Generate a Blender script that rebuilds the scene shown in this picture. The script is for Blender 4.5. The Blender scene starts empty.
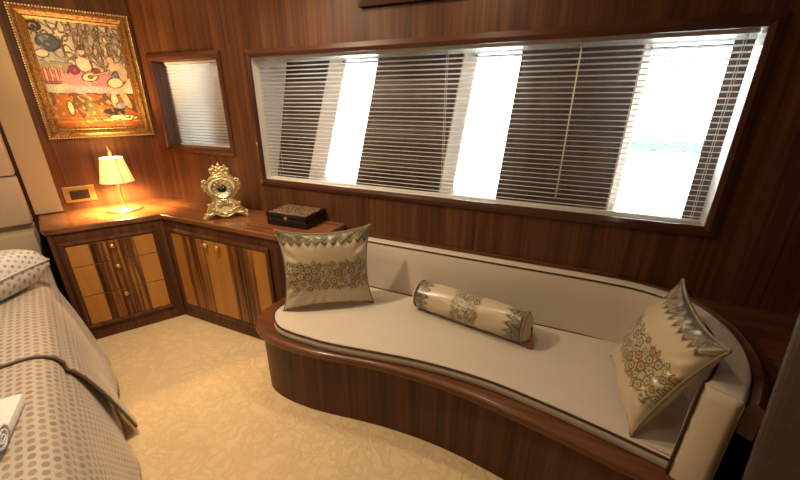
import bpy, bmesh, math, random
import numpy as np
from mathutils import Vector, Matrix
random.seed(7); rng = np.random.default_rng(7)
R = math.radians
SC = bpy.context.scene
COL = SC.collection

# ------------------------------------------------------------------ camera
cam = bpy.data.cameras.new('camera'); co = bpy.data.objects.new('camera', cam); COL.objects.link(co)
cam.sensor_width = 36.0; cam.sensor_fit = 'HORIZONTAL'; cam.lens = 36.0*360/800; cam.clip_start = .02
hd, pt, rl = R(114.3), R(21.0), R(.14)
h = Vector((math.cos(hd), math.sin(hd), 0)); rt = Vector((math.sin(hd), -math.cos(hd), 0)); zz = Vector((0, 0, 1))
Fd = math.cos(pt)*h - math.sin(pt)*zz; U0 = math.sin(pt)*h + math.cos(pt)*zz
Xd = math.cos(rl)*rt + math.sin(rl)*U0; Ud = -math.sin(rl)*rt + math.cos(rl)*U0
M = Matrix((Xd, Ud, -Fd)).transposed().to_4x4(); M.translation = (0, 0, 1.45)
co.matrix_world = M
SC.camera = co
# ------------------------------------------------------------------ world, exposure
W = bpy.data.worlds.new('sky'); SC.world = W; W.use_nodes = True
bg = W.node_tree.nodes['Background']; bg.inputs[0].default_value = (1.0, .98, .955, 1); bg.inputs[1].default_value = 17.0
vs = SC.view_settings; vs.view_transform = 'Standard'; vs.look = 'None'; vs.gamma = 1; vs.use_curve_mapping = False; vs.exposure = 0.0
DOWN = [(-1.58, .78, 25, 'over the open carpet beside the bed'), (-1.25, 1.32, 4.2, 'over the left end of the sofa'), (-.45, 1.32, 3.6, 'over the middle of the sofa'),
        (.55, -.5, .8, 'nearest the right wall behind the viewer'), (-.6, .1, 1.6, 'directly over the foot of the bed'), (-1.9, -.7, 7, 'over the far side of the bed')]   # ceiling downlights x, y, watts, place
DOWNCOL = (1.0, .76, .49)
LAMPW, LAMPCOL = 105.0, (1.0, .60, .23)
CEIL = 2.12

# ------------------------------------------------------------------ materials
class NT:
    def __init__(s, name):
        s.m = bpy.data.materials.new(name); s.m.use_nodes = True; s.t = s.m.node_tree
        s.b = s.t.nodes['Principled BSDF']
    def n(s, typ, **kw):
        nd = s.t.nodes.new(typ)
        for k, v in kw.items():
            if k in nd.inputs: nd.inputs[k].default_value = v
            else: setattr(nd, k, v)
        return nd
    def l(s, a, b): s.t.links.new(a, b)
    def math(s, op, a, b=None, c=None):
        nd = s.t.nodes.new('ShaderNodeMath'); nd.operation = op
        for i, v in enumerate((a, b, c)):
            if v is None: continue
            if isinstance(v, (int, float)): nd.inputs[i].default_value = v
            else: s.l(v, nd.inputs[i])
        return nd.outputs[0]
    def ramp(s, fac, stops):
        nd = s.t.nodes.new('ShaderNodeValToRGB'); r = nd.color_ramp
        while len(r.elements) < len(stops): r.elements.new(.5)
        for e, (p, c) in zip(r.elements, stops): e.position = p; e.color = (*c, 1)
        s.l(fac, nd.inputs[0]); return nd.outputs[0]
    def mix(s, fac, a, b, mode='MIX'):
        nd = s.t.nodes.new('ShaderNodeMix'); nd.data_type = 'RGBA'; nd.blend_type = mode
        for sock, v in ((nd.inputs[0], fac), (nd.inputs[6], a), (nd.inputs[7], b)):
            if isinstance(v, (int, float)): sock.default_value = v
            elif isinstance(v, tuple): sock.default_value = (*v, 1)
            else: s.l(v, sock)
        return nd.outputs[2]
    def bump(s, height, strength=.3, dist=.002):
        nd = s.n('ShaderNodeBump'); nd.inputs['Strength'].default_value = strength; nd.inputs['Distance'].default_value = dist
        s.l(height, nd.inputs['Height']); s.l(nd.outputs[0], s.b.inputs['Normal'])
    def pos(s, scale, obj=False):
        if obj: src = s.n('ShaderNodeTexCoord').outputs['Object']
        else: src = s.n('ShaderNodeNewGeometry').outputs['Position']
        mp = s.n('ShaderNodeMapping'); mp.inputs['Scale'].default_value = scale; s.l(src, mp.inputs[0]); return mp.outputs[0]
    def noise(s, vec, scale=1, detail=4, rough=.5):
        nd = s.n('ShaderNodeTexNoise'); nd.inputs['Scale'].default_value = scale; nd.inputs['Detail'].default_value = detail
        nd.inputs['Roughness'].default_value = rough; s.l(vec, nd.inputs['Vector']); return nd.outputs[0]
    def set(s, **kw):
        for k, v in kw.items(): s.b.inputs[k].default_value = v
        return s

def wood(name, dark, mid, light, grain='z', rough=.32, fine=60, band=9, coat=.0, obj=False, stops=(.34, .5, .66)):
    t = NT(name)
    def sc(a, lo):
        v = [a, a, a]; v['xyz'.index(grain)] = lo; return tuple(v)
    n1 = t.noise(t.pos(sc(fine, 1.6), obj), 1, 5, .6)
    n2 = t.noise(t.pos(sc(band, .35), obj), 1, 3, .5)
    n3 = t.noise(t.pos(sc(fine*4, 9), obj), 1, 2, .5)
    v = t.math('ADD', t.math('MULTIPLY', n1, .5), t.math('MULTIPLY', n2, .5))
    c = t.ramp(v, [(stops[0], dark), (stops[1], mid), (stops[2], light)])
    c = t.mix(t.math('MULTIPLY', n3, .35), c, dark)
    t.l(c, t.b.inputs['Base Color']); t.set(Roughness=rough); t.b.inputs['Specular IOR Level'].default_value = .32; t.b.inputs['Coat Weight'].default_value = coat
    t.b.inputs['Coat Roughness'].default_value = .12
    t.bump(n1, .08, .001)
    return t.m
def plain(name, c, rough=.5, metal=0, **kw):
    t = NT(name); t.set(**{'Base Color': (*c, 1), 'Roughness': rough, 'Metallic': metal}); 
    for k, v in kw.items(): t.b.inputs[k.replace('_', ' ')].default_value = v
    return t.m
MT = {}
MT['teak'] = wood('teak_veneer', (.040, .0125, .0055), (.105, .038, .0155), (.185, .077, .033), 'z', .48, 60, 16, .0)
MT['teakx'] = wood('teak_solid', (.070, .022, .009), (.15, .055, .021), (.23, .092, .038), 'x', .34, 50, 10, .25)
MT['teaky'] = wood('teak_counter', (.11, .040, .014), (.20, .078, .028), (.30, .125, .048), 'x', .26, 45, 9, .3)
MT['teakdark'] = wood('teak_shelf', (.040, .0125, .0055), (.09, .032, .013), (.15, .06, .026), 'x', .35, 50, 12)
MT['rosewood'] = wood('dark_rosewood', (.04, .012, .007), (.075, .024, .013), (.11, .038, .020), 'z', .34, 40, 8, .2)
MT['rosewoodx'] = wood('dark_rosewood_rail', (.04, .012, .007), (.075, .024, .013), (.11, .038, .020), 'x', .34, 40, 8, .2)
MT['satin'] = wood('satinwood', (.38, .16, .034), (.47, .21, .045), (.55, .26, .062), 'z', .3, 30, 6, .3)
MT['zebra'] = wood('zebrano', (.025, .008, .003), (.17, .06, .017), (.50, .22, .055), 'z', .35, 75, 38, .1, stops=(.42, .5, .58))
MT['pier'] = wood('pier_wood', (.075, .050, .040), (.12, .082, .066), (.16, .112, .092), 'z', .5, 60, 20)
MT['white'] = plain('white_lacquer', (.78, .77, .74), .25)
MT['cream'] = plain('cream_reveal', (.66, .50, .38), .5)
MT['brass'] = plain('brass', (.80, .56, .22), .30, .85)
MT['gold'] = plain('gilt', (.84, .70, .40), .30, .9)
MT['black'] = plain('black_plastic', (.012, .012, .012), .35)
MT['piping'] = plain('brown_piping', (.05, .022, .012), .7)
MT['cord'] = plain('white_cord', (.75, .74, .70), .6)
MT['plaster'] = plain('ceiling_paint', (.74, .68, .58), .7)
MT['paper'] = plain('white_enamel', (.72, .70, .62), .6)

def fabric(name, c, c2, scale=900, rough=.85, sheen=.3, big=6):
    t = NT(name)
    a = t.noise(t.pos((scale,)*3, True), 1, 2); b = t.noise(t.pos((big,)*3, True), 1, 3)
    t.l(t.mix(t.math('MULTIPLY', t.math('ADD', a, b), .5), c, c2), t.b.inputs['Base Color'])
    t.set(Roughness=rough); t.b.inputs['Sheen Weight'].default_value = sheen
    t.bump(a, .15, .0008); return t.m
MT['linen'] = fabric('cream_linen', (.55, .48, .395), (.64, .57, .475))
MT['linen2'] = fabric('cream_linen_wrinkled', (.54, .44, .33), (.62, .52, .40), 500, .8, .3, 14)
MT['leather'] = fabric('cream_leather', (.42, .34, .24), (.48, .39, .29), 300, .42, .1)
MT['pilaster'] = fabric('cream_gloss_panel', (.40, .31, .20), (.44, .35, .23), 120, .18, 0)
MT['suede'] = fabric('brown_suede', (.022, .014, .009), (.075, .050, .035), 90, .95, .0, 30)
MT['towel'] = fabric('white_terry', (.72, .72, .72), (.82, .82, .82), 300, .95, .4)

def m_carpet():
    t = NT('cream_carpet')
    p = t.pos((1, 1, 1))
    w = t.noise(p, 7, 3)
    nd = t.n('ShaderNodeTexVoronoi', feature='DISTANCE_TO_EDGE'); nd.inputs['Scale'].default_value = 7
    vm = t.n('ShaderNodeVectorMath', operation='ADD'); t.l(p, vm.inputs[0])
    cn = t.n('ShaderNodeTexNoise'); cn.inputs['Scale'].default_value = 6; cn.inputs['Detail'].default_value = 3; t.l(p, cn.inputs['Vector'])
    vs_ = t.n('ShaderNodeVectorMath', operation='SCALE'); vs_.inputs[3].default_value = .8; t.l(cn.outputs[1], vs_.inputs[0]); t.l(vs_.outputs[0], vm.inputs[1])
    t.l(vm.outputs[0], nd.inputs['Vector'])
    e = t.ramp(nd.outputs[0], [(0, (0, 0, 0)), (.22, (1, 1, 1))])
    pile = t.noise(p, 420, 2)
    c = t.mix(w, (.76, .58, .33), (.86, .69, .43))
    c = t.mix(t.math('MULTIPLY', t.math('SUBTRACT', 1, e), .34), c, (.58, .40, .20))
    c = t.mix(t.math('MULTIPLY', pile, .25), c, (.60, .46, .28))
    t.l(c, t.b.inputs['Base Color']); t.set(Roughness=.95); t.b.inputs['Sheen Weight'].default_value = .3
    t.bump(t.math('ADD', t.math('MULTIPLY', pile, .6), e), .5, .006); return t.m
MT['carpet'] = m_carpet()

def m_slat():
    t = NT('blind_slat')
    t.set(**{'Base Color': (.90, .89, .87, 1), 'Roughness': .35})
    tr = t.n('ShaderNodeBsdfTranslucent'); tr.inputs[0].default_value = (.92, .91, .89, 1)
    mx = t.n('ShaderNodeMixShader'); mx.inputs[0].default_value = .35
    t.l(t.b.outputs[0], mx.inputs[1]); t.l(tr.outputs[0], mx.inputs[2]); t.l(mx.outputs[0], t.t.nodes['Material Output'].inputs[0]); return t.m
MT['slat'] = m_slat()
def m_glass():
    t = NT('window_glass')
    tr = t.n('ShaderNodeBsdfTransparent'); tr.inputs[0].default_value = (.94, .97, .97, 1)
    gl = t.n('ShaderNodeBsdfGlossy'); gl.inputs['Roughness'].default_value = .02
    fr = t.n('ShaderNodeFresnel'); fr.inputs[0].default_value = 1.45
    mx = t.n('ShaderNodeMixShader'); t.l(fr.outputs[0], mx.inputs[0]); t.l(tr.outputs[0], mx.inputs[1]); t.l(gl.outputs[0], mx.inputs[2])
    t.l(mx.outputs[0], t.t.nodes['Material Output'].inputs[0]); return t.m
MT['glass'] = m_glass()
def m_shade():
    t = NT('lamp_shade_fabric')
    t.set(**{'Base Color': (.85, .78, .60, 1), 'Roughness': .8})
    tr = t.n('ShaderNodeBsdfTranslucent'); tr.inputs[0].default_value = (.86, .78, .62, 1)
    mx = t.n('ShaderNodeMixShader'); mx.inputs[0].default_value = .095
    t.l(t.b.outputs[0], mx.inputs[1]); t.l(tr.outputs[0], mx.inputs[2]); t.l(mx.outputs[0], t.t.nodes['Material Output'].inputs[0]); return t.m
MT['shade'] = m_shade()
def emit(name, c, s):
    t = NT(name); t.set(**{'Base Color': (0, 0, 0, 1)}); t.b.inputs['Emission Color'].default_value = (*c, 1); t.b.inputs['Emission Strength'].default_value = s; return t.m
MT['bulb'] = emit('lamp_bulb', (1, .72, .36), 18)
MT['lens'] = emit('downlight_lens', DOWNCOL, 8)

def m_vcol(name, rough=.5, spec=.5, sheen=0, aniso=0, bump=None, grain=0):
    t = NT(name); a = t.n('ShaderNodeVertexColor'); a.layer_name = 'Col'
    c = a.outputs[0]
    t.set(Roughness=rough); t.b.inputs['Sheen Weight'].default_value = sheen; t.b.inputs['Specular IOR Level'].default_value = spec
    t.l(c, t.b.inputs['Base Color'])
    if bump: 
        n = t.noise(t.pos((bump,)*3, True), 1, 3); t.bump(n, .35, .002)
    return t.m
MT['satin_cloth'] = m_vcol('embroidered_satin', .27, .7, .2, bump=110)
MT['canvas'] = m_vcol('painted_canvas', .45, .4, bump=160)

def m_dots(name, base, cols, fx, fy, r, rough=.42):
    """satin cloth woven with a staggered grid of oval spots (uv in metres)"""
    t = NT(name)
    uv = t.n('ShaderNodeUVMap'); sp = t.n('ShaderNodeSeparateXYZ'); t.l(uv.outputs[0], sp.inputs[0])
    y = t.math('MULTIPLY', sp.outputs[1], fy); row = t.math('FLOOR', y)
    x = t.math('ADD', t.math('MULTIPLY', sp.outputs[0], fx), t.math('MULTIPLY', t.math('MODULO', row, 2), .5))
    cxl = t.math('FLOOR', x)
    dx = t.math('SUBTRACT', t.math('FRACT', x), .5); dy = t.math('SUBTRACT', t.math('FRACT', y), .5)
    d = t.math('SQRT', t.math('ADD', t.math('POWER', t.math('MULTIPLY', dx, 1.0), 2), t.math('POWER', t.math('MULTIPLY', dy, fx/fy*1.25), 2)))
    mask = t.math('LESS_THAN', d, r)
    cv = t.n('ShaderNodeCombineXYZ'); t.l(cxl, cv.inputs[0]); t.l(row, cv.inputs[1])
    wn = t.n('ShaderNodeTexWhiteNoise'); t.l(cv.outputs[0], wn.inputs['Vector'])
    dc = t.ramp(wn.outputs[0], [(i/(len(cols)-1), c) for i, c in enumerate(cols)])
    c = t.mix(mask, base, dc)
    t.l(c, t.b.inputs['Base Color']); t.set(Roughness=rough); t.b.inputs['Sheen Weight'].default_value = .3
    wv = t.noise(t.pos((700, 700, 700), True), 1, 2); t.bump(wv, .12, .0006)
    return t.m
MT['dots'] = m_dots('spotted_bedspread', (.50, .44, .39), [(.24, .17, .125), (.33, .25, .18), (.28, .22, .19), (.38, .28, .17)], 32, 42, .34)
MT['dots2'] = m_dots('spotted_quilt', (.68, .67, .68), [(.22, .22, .26), (.40, .30, .20), (.32, .31, .34), (.48, .42, .34)], 27, 40, .24)

# ------------------------------------------------------------------ mesh helpers
class MB:
    def __init__(s): s.v = []; s.f = []; s.sm = []
    def add(s, V, F, smooth=False):
        o = len(s.v); s.v += [tuple(map(float, p)) for p in V]; s.f += [tuple(i+o for i in f) for f in F]; s.sm += [smooth]*len(F); return s
    def box(s, x0, x1, y0, y1, z0, z1, bev=0):
        if bev <= 0:
            V = [(x, y, z) for z in (z0, z1) for y in (y0, y1) for x in (x0, x1)]
            return s.add(V, [(0, 2, 3, 1), (4, 5, 7, 6), (0, 1, 5, 4), (2, 6, 7, 3), (0, 4, 6, 2), (1, 3, 7, 5)])
        bm = bmesh.new(); bmesh.ops.create_cube(bm, size=1)
        for v in bm.verts: v.co = ((x0+x1)/2+v.co.x*(x1-x0), (y0+y1)/2+v.co.y*(y1-y0), (z0+z1)/2+v.co.z*(z1-z0))
        bmesh.ops.bevel(bm, geom=bm.edges[:], offset=bev, segments=2, affect='EDGES', profile=.6)
        return s.bm(bm)
    def bm(s, bm, smooth=False):
        bm.verts.index_update(); s.add([v.co for v in bm.verts], [[v.index for v in f.verts] for f in bm.faces], smooth); bm.free(); return s
    def prism(s, poly, z0, z1):
        n = len(poly); V = [(*p, z0) for p in poly]+[(*p, z1) for p in poly]
        return s.add(V, [tuple(range(n-1, -1, -1)), tuple(range(n, 2*n))]+[(i, (i+1) % n, n+(i+1) % n, n+i) for i in range(n)])
    def xzprism(s, poly, y0, y1):
        n = len(poly); V = [(p[0], y0, p[1]) for p in poly]+[(p[0], y1, p[1]) for p in poly]
        return s.add(V, [tuple(range(n)), tuple(range(2*n-1, n-1, -1))]+[(i, n+i, n+(i+1) % n, (i+1) % n) for i in range(n)])
    def lathe(s, prof, seg=32, c=(0, 0, 0), ax='z'):
        V = []; F = []
        for r, z in prof:
            for k in range(seg):
                a = 2*math.pi*k/seg; p = (r*math.cos(a), r*math.sin(a), z)
                if ax == 'y': p = (p[0], p[2], p[1])
                V.append((p[0]+c[0], p[1]+c[1], p[2]+c[2]))
        for i in range(len(prof)-1):
            for k in range(seg): F.append((i*seg+k, i*seg+(k+1) % seg, (i+1)*seg+(k+1) % seg, (i+1)*seg+k))
        F.append(tuple(range(seg-1, -1, -1))); n = (len(prof)-1)*seg; F.append(tuple(range(n, n+seg)))
        return s.add(V, F, True)
    def tube(s, pts, r, seg=8, closed=False):
        P = [Vector(p) for p in pts]; n = len(P); rr = r if hasattr(r, '__len__') else [r]*n
        V = []; F = []; up = None
        for i in range(n):
            if closed: t = P[(i+1) % n]-P[i-1]
            else: t = P[min(i+1, n-1)]-P[max(i-1, 0)]
            t.normalize()
            if up is None:
                up = Vector((0, 0, 1)) if abs(t.z) < .9 else Vector((1, 0, 0))
            a = (up - t*up.dot(t)).normalized(); b = t.cross(a); up = a
            for k in range(seg):
                w = 2*math.pi*k/seg; V.append(P[i]+(a*math.cos(w)+b*math.sin(w))*rr[i])
        m = n if closed else n-1
        for i in range(m):
            for k in range(seg): F.append((i*seg+k, i*seg+(k+1) % seg, ((i+1) % n)*seg+(k+1) % seg, ((i+1) % n)*seg+k))
        if not closed: F.append(tuple(range(seg-1, -1, -1))); F.append(tuple(range((n-1)*seg, n*seg)))
        return s.add(V, F, True)
    def sphere(s, c, r, u=12, v=8, sc=(1, 1, 1)):
        bm = bmesh.new(); bmesh.ops.create_uvsphere(bm, u_segments=u, v_segments=v, radius=1)
        for q in bm.verts: q.co = Vector((c[0]+q.co.x*r*sc[0], c[1]+q.co.y*r*sc[1], c[2]+q.co.z*r*sc[2]))
        return s.bm(bm, True)
    def mesh(s, name, mat):
        me = bpy.data.meshes.new(name); me.from_pydata(s.v, [], s.f)
        me.polygons.foreach_set('use_smooth', s.sm)
        if mat: me.materials.append(mat)
        bm = bmesh.new(); bm.from_mesh(me); bmesh.ops.recalc_face_normals(bm, faces=bm.faces[:]); bm.to_mesh(me); bm.free()
        me.update(); return me
    def build(s, name, mat, parent=None, **kw): return link(name, s.mesh(name, mat), parent, **kw)
def link(name, me, parent=None, loc=None, rot=None, mat4=None, label=None, cat=None, group=None, kind=None):
    o = bpy.data.objects.new(name, me); COL.objects.link(o)
    if parent: o.parent = parent
    if loc: o.location = loc
    if rot: o.rotation_euler = rot
    if mat4: o.matrix_world = mat4
    tag(o, label, cat, group, kind); return o
def tag(o, label=None, cat=None, group=None, kind=None):
    if label: o['label'] = label
    if cat: o['category'] = cat
    if group: o['group'] = group
    if kind: o['kind'] = kind
    return o
def empty(name, loc=(0, 0, 0), rz=0, **kw): return link(name, None, None, loc, (0, 0, rz), **kw)
def catmull(P, n=8, closed=False):
    P = [np.array(p, float) for p in P]; N = len(P); out = []
    rngi = range(N if closed else N-1)
    for i in rngi:
        if closed: a, b, c, d = P[i-1], P[i], P[(i+1) % N], P[(i+2) % N]
        else: a, b, c, d = P[max(i-1, 0)], P[i], P[i+1], P[min(i+2, N-1)]
        for k in range(n):
            t = k/n; out.append(.5*((2*b)+(-a+c)*t+(2*a-5*b+4*c-d)*t*t+(-a+3*b-3*c+d)*t**3))
    if not closed: out.append(P[-1])
    return out
def smooth_obj(o, ang=35):
    me = o.data
    me.polygons.foreach_set('use_smooth', [True]*len(me.polygons))
    try: me.set_sharp_from_angle(angle=R(ang))
    except Exception: pass
    return o
def vcol(me, cols):
    a = me.color_attributes.new('Col', 'FLOAT_COLOR', 'POINT')
    c = np.ones((len(me.vertices), 4), np.float32); c[:, :3] = cols; a.data.foreach_set('color', c.ravel())

# ================================================================== THE ROOM
Y = 1.75; CX = -2.74
dL = Vector((math.cos(R(65.5)), math.sin(R(65.5)), 0)); nL = Vector((math.sin(R(65.5)), -math.cos(R(65.5)), 0))
corner = Vector((CX, Y, 0))
def LW(s, z, out=0): return corner + dL*s + nL*out + Vector((0, 0, z))   # point on the left bulkhead
XR, YF = 1.30, -2.3
lw_end = corner + dL*((YF-Y)/dL.y)
fl = MB(); fl.prism([(lw_end.x-.1, YF-.1), (XR+.1, YF-.1), (XR+.1, Y+.0), (CX, Y)], -.06, 0); fl.build('floor', MT['carpet'], kind='structure')
MB().prism([(lw_end.x-.1, YF-.1), (XR+.1, YF-.1), (XR+.1, Y+.6), (CX-.1, Y+.6)], CEIL, CEIL+.06).build('ceiling', MT['plaster'], kind='structure')
# back wall with two window openings
BW = (-1.742, .552, .982, 1.690); SW = (-2.620, -2.008, 1.150, 1.700)
def wall_with_holes(x0, x1, y0, y1, z0, z1, holes):
    m = MB(); xs = sorted({x0, x1, *[v for hh in holes for v in hh[:2]]})
    for a, b in zip(xs[:-1], xs[1:]):
        hs = [hh for hh in holes if hh[0] <= a+1e-6 and hh[1] >= b-1e-6]
        if hs: m.box(a, b, y0, y1, z0, hs[0][2]); m.box(a, b, y0, y1, hs[0][3], z1)
        else: m.box(a, b, y0, y1, z0, z1)
    return m
wall_with_holes(CX-.12, XR, Y, Y+.045, 0, CEIL, [(SW[0]-.013, SW[1]+.013, SW[2]-.013, SW[3]+.013), (BW[0]-.016, BW[1]+.016, BW[2]-.016, BW[3]+.016)]).build('wall_back', MT['teak'], kind='structure')
for xj in (-1.885, .80): MB().box(xj-.003, xj+.003, Y-.0012, Y+.001, 0 if xj > 0 else 1.76, CEIL).build('panel_joint', MT['rosewood'], bpy.data.objects['wall_back'])
m = MB(); e = lw_end
V = [corner+dL*.05, e, e-nL*.08, corner+dL*.05-nL*.08]
m.prism([(p.x, p.y) for p in V], 0, CEIL); m.build('wall_left', MT['teak'], kind='structure')
MB().box(lw_end.x-.1, XR+.1, YF-.08, YF, 0, CEIL).build('wall_front', MT['teak'], kind='structure')
MB().box(XR, XR+.08, YF, Y+.045, 0, CEIL).build('wall_right', MT['teak'], kind='structure')

# cream gloss pilaster on the left bulkhead and the upholstered headboard wall
pl = MB(); P4 = [LW(-.757, 0), LW(-.622, 0), LW(-.622, 0, .03), LW(-.757, 0, .03)]
pl.prism([(p.x, p.y) for p in P4], .772, CEIL-.005)
o = pl.build('wall_pilaster', MT['pilaster'], kind='structure')
hb = empty('headboard', LW(-1.70, 0, .06), R(65.5), label='cream leather upholstered headboard panels at the left beside the countertop', cat='headboard')
# local x runs along the bulkhead, -y faces the room
def hpan(x0, x1, y0, y1, z0, z1, name='panel', mat='leather'): return smooth_obj(MB().box(x0, x1, y0, y1, z0, z1, .018).build(name, MT[mat], hb))
for a, b in ((-.9, -.30), (-.295, .34), (.345, .925)):
    hpan(a, b, -.05, .045, 1.035, 1.60); hpan(a, b, -.05, .045, .735, 1.030)
hpan(-.9, .925, -.13, .045, .0, .70, 'lower_cushion')
hpan(-.9, .925, .0, .045, .695, .74, 'shadow_gap')

# ---------------- big window: wood frame, white lining
def frame_mitre(name, x0, x1, z0, z1, w, y0, y1, parent, mat_h, mat_v):
    """four mitred rails: outer rectangle x0..z1, width w, front y0 (room side), back y1, with a stepped profile"""
    O = [(x0, z0), (x1, z0), (x1, z1), (x0, z1)]; I = [(x0+w, z0+w), (x1-w, z0+w), (x1-w, z1-w), (x0+w, z1-w)]
    Q = [(x0+w*.55, z0+w*.55), (x1-w*.55, z0+w*.55), (x1-w*.55, z1-w*.55), (x0+w*.55, z1-w*.55)]
    for k in range(4):
        j = (k+1) % 4; ring = []
        for idx in (k, j):
            ring.append([(O[idx][0], y1, O[idx][1]), (O[idx][0], y0+.004, O[idx][1]), (Q[idx][0], y0, Q[idx][1]), (I[idx][0], y0+.007, I[idx][1]), (I[idx][0], y1, I[idx][1])])
        V = ring[0]+ring[1]; F = [(i, i+1, 6+i, 5+i) for i in range(4)]+[(4, 0, 5, 9), (4, 3, 2, 1, 0), (5, 6, 7, 8, 9)]
        MB().add(V, F).build(name, MT[mat_h if k % 2 == 0 else mat_v], parent)
w1 = empty('window_1', (0, Y, 0), kind='structure')
frame_mitre('frame_rail', BW[0]-.036, BW[1]+.036, BW[2]-.036, BW[3]+.036, .040, -.014, .003, w1, 'rosewoodx', 'rosewood')
D0 = .10; TIL = .29                     # hull leans outward going up
def hully(z): return D0 + TIL*(z-.95)
def lining(name, pts, mat='white'):
    MB().add(pts, [(0, 1, 2, 3), (7, 6, 5, 4), (0, 4, 5, 1), (1, 5, 6, 2), (2, 6, 7, 3), (3, 7, 4, 0)]).build(name, MT[mat], w1)
x0, x1, z0, z1 = BW; T = .015
lining('sill_board', [(x0-.02, .004, z0), (x1+.25, .05, z0), (x1+.25, hully(z0)+.2, z0), (x0-.02, hully(z0)+.2, z0), (x0-.02, .004, z0-T), (x1+.25, .05, z0-T), (x1+.25, hully(z0)+.2, z0-T), (x0-.02, hully(z0)+.2, z0-T)])
lining('head_board', [(x0-.02, .004, z1), (x1+.25, .05, z1), (x1+.25, hully(z1)+.2, z1), (x0-.02, hully(z1)+.2, z1), (x0-.02, .004, z1+T), (x1+.25, .05, z1+T), (x1+.25, hully(z1)+.2, z1+T), (x0-.02, hully(z1)+.2, z1+T)])
for xx, s, dA, dB in ((x0, -1, hully(z0)+.15, hully(z1)+.15), (x1, 1, .085, .085)):
    lining('side_board', [(xx, .004, z0), (xx, dA, z0), (xx, dB, z1), (xx, .004, z1), (xx+s*T, .004, z0), (xx+s*T, dA, z0), (xx+s*T, dB, z1), (xx+s*T, .004, z1)])
# ---------------- outer hull: leaning wooden piers, cream reveals, panes
hull = empty('wall_hull', (0, Y, 0), kind='structure')
ZB, ZT = .90, 1.78; ZM0, ZM1 = 1.0, 1.71
OPEN = [(-2.66, -2.60, -2.30, -2.24), (-1.481, -1.400, -1.134, -1.070), (-.601, -.558, -.299, -.270), (.212, .250, .497, .556)]  # left bottom, left top, right bottom, right top
def atz(b, t, z): return b+(t-b)*(z-ZM0)/(ZM1-ZM0)
SHX, THK = .048, .13
def slab(xl, xr, ya, yb, name, mat, parent, sh0=0., sh1=0.):
    """leaning slab; xl, xr = (bottom, top) pairs; ya, yb depths behind the hull plane; sh sideways shift front/back"""
    V = []
    for dy, sh in ((ya, sh0), (yb, sh1)):
        for z in (ZB, ZT):
            V += [(atz(*xl, z)+sh, hully(z)+dy, z), (atz(*xr, z)+sh, hully(z)+dy, z)]
    return MB().add(V, [(0, 1, 3, 2), (5, 4, 6, 7), (0, 4, 5, 1), (2, 3, 7, 6), (0, 2, 6, 4), (1, 5, 7, 3)]).build(name, MT[mat], parent)
edges = [(-3.1, -3.1)]+[p for a in OPEN for p in ((a[0], a[1]), (a[2], a[3]))]+[(1.3, 1.3)]
for i in range(0, len(edges), 2):
    a, b = edges[i], edges[i+1]
    slab(a, (b[0]-.008, b[1]-.008), 0, THK, 'pier', 'pier', hull, 0, SHX)
    if i < 8: slab((b[0]-.008, b[1]-.008), b, .0, THK, 'reveal', 'cream', hull, 0, SHX)
for a in OPEN:
    slab((a[0], a[1]), (a[2], a[3]), THK-.02, THK-.014, 'pane', 'glass', hull, SHX, SHX)
    # dark gasket across the head of each opening
    zt = 1.672; V = []
    for dy in (THK-.045, THK-.02):
        for z in (zt, zt+.012):
            V += [(atz(a[0], a[1], z)+SHX*.7, hully(z)+dy, z), (atz(a[2], a[3], z)+SHX*.7, hully(z)+dy, z)]
    MB().add(V, [(0, 1, 3, 2), (5, 4, 6, 7), (0, 4, 5, 1), (2, 3, 7, 6), (0, 2, 6, 4), (1, 5, 7, 3)]).build('gasket', MT['black'], hull)
# ---------------- small window, recessed, wood lined
w2 = empty('window_2', (0, Y, 0), kind='structure')
frame_mitre('frame_rail', SW[0]-.036, SW[1]+.036, SW[2]-.036, SW[3]+.036, .038, -.013, .003, w2, 'rosewoodx', 'rosewood')
for nm, bx in (('side_board', (SW[0]-.012, SW[0], .004, .15, SW[2], SW[3])), ('side_board', (SW[1], SW[1]+.012, .004, .15, SW[2], SW[3])), ('sill_board', (SW[0]-.012, SW[1]+.012, .004, .15, SW[2]-.012, SW[2])), ('head_board', (SW[0]-.012, SW[1]+.012, .004, .15, SW[3], SW[3]+.012))):
    MB().box(*bx).build(nm, MT['teak'], w2)
MB().box(SW[0], SW[1], .140, .146, SW[2], SW[3]).build('pane', MT['glass'], w2)

# ---------------- venetian blinds
def slat_mesh(L, wd, tilt, crown=.0022, th=.0007):
    m = MB(); pr = []
    for k in range(5):
        t = k/4-.5; pr.append((t*wd, crown*(1-4*t*t)))
    ring = [(a, b+th) for a, b in pr]+[(a, b) for a, b in reversed(pr)]
    ct, st = math.cos(tilt), math.sin(tilt); n = len(ring); V = []
    for x in (0, L):
        V += [(x, a*ct-b*st, a*st+b*ct) for a, b in ring]
    m.add(V, [tuple(range(n)), tuple(range(2*n-1, n-1, -1))]+[(i, n+i, n+(i+1) % n, (i+1) % n) for i in range(n)])
    return m.mesh('slat', MT['slat'])
def blind(x0, x1, y, z0, z1, n, wd, tilt, cords, label, rail=.015):
    b = empty('venetian_blind', (x0, y, z0), label=label, cat='blind')
    L = x1-x0; H = z1-z0
    me = slat_mesh(L, wd, tilt)
    MB().box(0, L, -.014, .014, H-rail, H-.001, .003).build('head_rail', MT['white'], b)
    MB().box(0, L, -.012, .012, .001, .013, .004).build('bottom_rail', MT['slat'], b)
    for k in range(n):
        link('slat', me, b, (0, 0, .024+(H-rail-.038)*k/(n-1)))
    for c in cords:
        for dy in (-wd*.52, wd*.52): MB().tube([(c-x0, dy, .006), (c-x0, dy, H-rail)], .0011, 6).build('ladder_cord', MT['cord'], b)
    return b
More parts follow.
